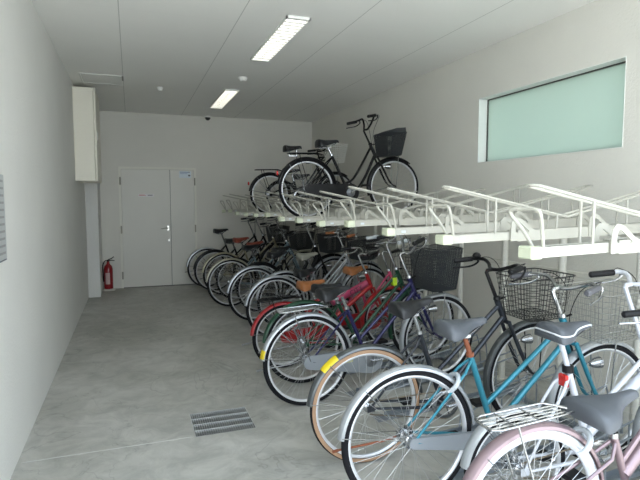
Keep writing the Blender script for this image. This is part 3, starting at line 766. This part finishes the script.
P = paint
silver_m = P('silver_fender', (.38,.40,.42), .55)
teal_m = P('teal', (.025,.20,.27), .35)
grey_s = mat('grey_vinyl', (.075,.083,.095), .42, noise=.08)
dark_s = mat('charcoal_vinyl', (.011,.012,.014), .42, noise=.1)
brown_s = mat('tan_leather', (.33,.12,.035), .45, noise=.15)
redbr_s = mat('red_brown_leather', (.27,.055,.03), .45, noise=.15)
beige_s = mat('beige_vinyl', (.30,.29,.24), .5, noise=.1)
tan_w = mat('gumwall', (.36,.22,.13), .6, noise=.1)
white_p = P('white', (.58,.60,.65), .05)
pink_p = P('rose', (.27,.195,.21), .45)
blk = black()
grey_tyre = mat('grey_tyre', (.05,.05,.055), .7, noise=.2)
cyl = mat('pink_ink', (.06,.005,.015), .6)
LOWER = [
 dict(loc=(1.42,1.49), label='nearest bicycle, rose pink with a white-rimmed rear wheel, wire rack and wide grey saddle', r=.325, wb=1.08, hs=.70, hb=.93, frame=pink_p, fender=pink_p, rim=white_p, tyre=mat('white_tyre', (.56,.57,.58), .55, noise=.04), saddle=grey_s, rack=chrome(), sW=.25, sL=.30, lock=mat('white_plastic', (.45,.48,.50), .4), style='fat', kick=False, basket=None, slant=-2, bar=chrome()),
 dict(loc=(1.66,1.86), label='small-wheeled white bicycle with two straight white tubes and a white-piped grey saddle', r=.27, wb=.98, hs=.91, hb=1.10, seat_back=-.045, bw=.6, seatref=True, frame=white_p, fender=silver_m, saddle=grey_s, piping=True, style='fat', rim=alu(), bar=white_p, grip=blackpl(), kick=False, sW=.2, sL=.25, post=white_p, rack=None, slant=-4, lift=.05, refl=186),
 dict(loc=(1.26,2.14), label='teal blue bicycle with a rusty seat post, grey saddle and silver fenders', r=.345, fr=.33, wb=1.15, hs=.89, hb=1.03, frame=teal_m, fender=silver_m, saddle=grey_s, basket='silver', lock=mat('white_plastic', (.45,.48,.50), .4), post=mat('rust', (.20,.06,.025), .75, noise=.3, nscale=60), case=mat('grey_case', (.24,.26,.28), .4, .2), style='mixte', slant=-4, slim=True, bl=.36, kick=mat('rust', (.30,.10,.045)), grip=mat('grey_grip', (.10,.10,.11), .5)),
 dict(loc=(1.25,2.60), label='dark grey bicycle with tan-walled tyres, a yellow fender sticker and a black wire basket', r=.335, wb=1.13, hs=.90, hb=1.07, frame=P('graphite', (.035,.04,.05), .7), side=tan_w, fender=P('grey_fender', (.10,.11,.115), .75), saddle=dark_s, basket='black', bar=blk, style='mixte', bell=True, slant=-3, patch=(118,136,mat('yellow_sticker', (.65,.50,.01), .5)), kick=False),
 dict(loc=(1.20,3.50), label='dark blue bicycle with silver fenders and rack, the large dark mesh basket in front', r=.335, wb=1.12, hs=.84, hb=1.13, frame=P('navy_purple', (.010,.009,.065), .25), fender=silver_m, saddle=dark_s, seat_back=.06, sa=70, basket='dark', rack=chrome(), case=mat('grey_case2', (.26,.28,.30), .4, .2), style='mixte', slant=1, bhi=.02, bl=.27, bh=.32, high=True, caselabel=True, patch=(158,168,mat('yellow_sticker', (.85,.68,.02), .5))),
 dict(loc=(1.32,3.95), label='dark green bicycle with a yellow tag on its tube and a black basket', r=.335, wb=1.14, hs=.79, hb=1.12, sa=66, seat_back=.04, frame=P('dark_green', (.006,.055,.025), .2), fender=P('dark_green', (.006,.055,.025), .2), saddle=dark_s, basket='black', style='mixte', slant=2, grip=mat('silver_grip', (.5,.53,.55), .4)),
 dict(loc=(1.27,4.38), label='bright red bicycle with a black rear rack and tan saddle', r=.29, wb=1.08, hs=.75, hb=.98, frame=P('bright_red', (.33,.010,.012), .1), fender=P('bright_red', (.33,.010,.012), .1), saddle=brown_s, rack=blk, case=P('bright_red', (.33,.010,.012), .1), style='low', slant=2),
 dict(loc=(1.90,4.80), label='small pink bicycle lettered CITY with a tan saddle, pushed in close to the wall', r=.28, wb=.88, hs=.81, hb=.98, frame=P('hot_pink', (.50,.06,.15), .1), fender=P('bright_red', (.33,.010,.012), .1), saddle=brown_s, case=P('bright_red', (.33,.010,.012), .1), style='fat', slant=2, lift=.03, grip=blackpl(), beam=True),
 dict(loc=(1.46,5.38), label='silver bicycle with a broad silver rear fender and a low black saddle', r=.335, wb=1.12, hs=.72, hb=1.09, frame=silver_m, fender=silver_m, saddle=dark_s, style='mixte', slant=4, lift=.04, grip=brown_s),
 dict(loc=(1.68,5.78), label='bicycle with silver frame and beige saddle, behind the broad-fendered silver one', r=.33, wb=1.06, hs=.85, hb=1.13, frame=silver_m, fender=silver_m, saddle=beige_s, style='mixte', slant=3, basket='dark'),
 dict(loc=(1.43,6.25), label='black bicycle with silver fenders, its tyre standing left of the silver bicycles', r=.335, wb=1.1, hs=.83, hb=1.14, frame=blk, fender=silver_m, saddle=dark_s, style='loop', slant=4),
 dict(loc=(1.62,6.72), label='black bicycle with a black basket, half hidden in the middle of the row', r=.33, wb=1.06, hs=.84, hb=1.15, frame=blk, fender=blk, saddle=dark_s, basket='dark', style='loop', slant=3),
 dict(loc=(1.31,7.22), label='pale blue-grey bicycle with a thick silver rim, fifth from the back wall', r=.335, wb=1.12, hs=.84, hb=1.0, frame=P('blue_grey', (.22,.30,.34), .3), fender=P('dull_cream', (.30,.29,.22), .3), saddle=dark_s, style='mixte', slant=4, kick=False),
 dict(loc=(1.48,7.70), label='black bicycle with black fenders, fourth from the back wall', r=.31, wb=1.06, hs=.84, hb=1.19, frame=blk, fender=blk, saddle=redbr_s, basket='dark', style='loop', slant=3),
 dict(loc=(1.37,8.16), label='beige framed bicycle with a red-brown saddle, third from the back wall', r=.33, wb=1.1, hs=.88, hb=1.06, frame=P('beige', (.36,.33,.22), .2), fender=P('beige', (.36,.33,.22), .2), saddle=redbr_s, style='mixte', slant=4),
 dict(loc=(1.29,8.58), label='black bicycle with a wide black saddle, second from the back wall', r=.335, wb=1.12, hs=.84, hb=1.19, frame=blk, fender=blk, saddle=dark_s, basket='dark', style='loop', slant=4, sW=.23),
 dict(loc=(1.22,8.99), label='farthest bicycle of the lower row, dark with silver fenders and high black saddle', r=.335, wb=1.12, hs=.98, hb=1.12, frame=blk, fender=silver_m, saddle=dark_s, style='mixte', slant=4),
]
for i, d in enumerate(LOWER):
    d = dict(d); x, y = d.pop('loc')
    bk = bicycle((x, y, 0), **{k: v for k, v in d.items() if k != 'text'})
    if i == 5:
        BBv = Vector((.425,0,.27)); g = Vector((.865,0,.74))
        MB().bbox(g.x-.02,g.x+.02,-.024,.024,g.z-.035,g.z+.035,.006).build('yellow_tag', mat('fluo_yellow', (.55,.75,.03), .5), bk)

# lower rack trays in the floor under the front wheels
lrm = mat('rack_galvanised', (.27,.30,.33), .45, .5, noise=.1, nscale=15)
def low_meshes():
    M = {}
    b = MB(); x0, x1 = 0, 1.25; sl = .045
    prof = [(-.036,.028),(-.036,0),(.036,0),(.036,.028),(.032,.028),(.032,.004),(-.032,.004),(-.032,.028)]; q = len(prof)
    xs = [(0,.002),(.30,.004),(1.25,.035)]
    vs = [(x, y, z0+z) for x, z0 in xs for y, z in prof]
    b.add(vs, [(i*q+k, i*q+(k+1)%q, (i+1)*q+(k+1)%q, (i+1)*q+k) for i in range(2) for k in range(q)])
    M['channel'] = b.mesh('channel', lrm, 0)
    b = MB().prism([(-.09,.002),(-.08,.002),(.0,.006),(.0,.010),(-.02,.010)], -.05, .05); M['ramp_tip'] = b.mesh('ramp_tip', lrm, 0)
    for s in (-1,1):
        b = MB().tube(bez([(.35,s*.04,.03),(.38,s*.044,.14),(.48,s*.046,.20),(1.1,s*.046,.31),(1.2,s*.046,.30),(1.24,s*.042,.04)],6), .006, 8); M[('side_hoop',s)] = b.mesh('side_hoop', lrm)
        M[('hoop_strut',s,0)] = MB().tube([(.62,s*.046,.012),(.62,s*.046,.222)], .005, 6).mesh('hoop_strut', lrm); M[('hoop_strut',s,1)] = MB().tube([(.92,s*.046,.02),(.92,s*.046,.275)], .005, 6).mesh('hoop_strut', lrm)
    return M
LM = low_meshes()
lowY = [1.52,1.90,2.27,2.69,3.10,3.58,4.04,4.45,4.86,5.46,5.92,6.33,6.78,7.30,7.76,8.24,8.66,9.06]
names = ['rose pink','small-wheeled white','teal blue','dark grey tan-walled',None,'dark blue','dark green','bright red','small pink','broad-fendered silver','beige-saddled silver','black silver-fendered','half hidden black','pale blue-grey','fourth-last','beige framed','wide-saddled black','farthest dark']
for y, n in zip(lowY, names):
    r = thing('floor_rack_tray', ('empty grey steel floor rack tray between the dark grey and dark blue bicycles' if n is None else 'grey steel floor rack tray under the front wheel of the %s bicycle' % n), 'bicycle rack tray', (1.62,y,0), 'floor rack trays', (0,0,math.radians(3.5)))
    for key, me in LM.items(): link(key if isinstance(key,str) else key[0], me, r)
tag(MB().bbox(2.70,2.74,1.3,9.2,.0,.030,.003).build('floor_rail', lrm, None), 'long grey steel floor rail crossing under the rack trays near the right wall', 'rack rail')

# upper bicycles
UG = 'bicycles parked on the upper deck'
bicycle((1.80,1.65+6*PITCH,RZ+.022), 'large black bicycle with a black basket and rear cushion on the upper deck', group=UG, slant=0, lift=.03, r=.322, wb=1.045, hs=.84, hb=1.05, ha=63.5, sa=65, seat_back=.0, frame=blk, fender=blk, saddle=dark_s, basket='dark', case=blk, rack=blk, cushion=True, style='loop', bar=blk, high=True, kick=False, bhi=-.02, bl=.24, refl=152, cover=True)
bicycle((1.86,1.65+9*PITCH,RZ+.014), 'black bicycle with a white wire basket and empty rack on the upper deck', group=UG, slant=0, lift=.03, r=.29, wb=1.0, hs=.64, hb=.93, frame=blk, fender=blk, saddle=dark_s, basket='white', rack=blk, style='loop', bar=blk, kick=False, bhi=.10, bl=.26, refl=152)
bicycle((2.20,1.65+10*PITCH,RZ+.014), 'small-wheeled black bicycle at the far end of the upper deck', group=UG, slant=0, lift=.02, r=.25, wb=.82, hs=.60, hb=.85, frame=blk, fender=blk, saddle=dark_s, style='mixte', bar=blk, kick=False)

# ------------------------------------------------------------------ light
wd = bpy.data.worlds.new('World'); sc.world = wd; wd.use_nodes = True
N, L = wd.node_tree.nodes, wd.node_tree.links
bg = N['Background']
tc = N.new('ShaderNodeTexCoord'); sx = N.new('ShaderNodeSeparateXYZ'); L.new(tc.outputs['Generated'], sx.inputs[0])
rp = N.new('ShaderNodeValToRGB'); L.new(sx.outputs['Z'], rp.inputs['Fac'])
rp.color_ramp.elements[0].position = 0.0; rp.color_ramp.elements[0].color = (.86,.93,1.0,1)
rp.color_ramp.elements[1].position = 1.0; rp.color_ramp.elements[1].color = (.62,.80,1.0,1)
L.new(rp.outputs['Color'], bg.inputs['Color']); bg.inputs['Strength'].default_value = 4.5
sl = bpy.data.lights.new('sun', 'SUN'); sl.energy = 12; sl.angle = .01; sl.color = (1,.96,.9)
so = bpy.data.objects.new('sun', sl); col.objects.link(so); so.rotation_euler = (math.radians(13), math.radians(-15), 0)
# portal guiding sky light through the open end
pt = bpy.data.lights.new('daylight_portal', 'AREA'); pt.shape = 'RECTANGLE'; pt.size = XR-XL; pt.size_y = ZC
pt.cycles.is_portal = True
po = bpy.data.objects.new('daylight_portal', pt); col.objects.link(po)
po.location = ((XL+XR)/2, YF, ZC/2); po.rotation_euler = (PI/2,0,0)   # faces +Y

# ------------------------------------------------------------------ camera
cd = bpy.data.cameras.new('camera'); cd.sensor_width = 36; cd.lens = 517/640*36; cd.clip_start = .05
co = bpy.data.objects.new('camera', cd); col.objects.link(co)
co.location = (0,0,1.5)
co.rotation_euler = (math.radians(90-4.424), 0, math.radians(-20.026))
sc.camera = co
sc.view_settings.view_transform = 'Standard'; sc.view_settings.look = 'None'
sc.view_settings.exposure = .17; sc.view_settings.gamma = 1
sc.cycles.max_bounces = 10; sc.cycles.diffuse_bounces = 6; sc.cycles.use_denoising = True
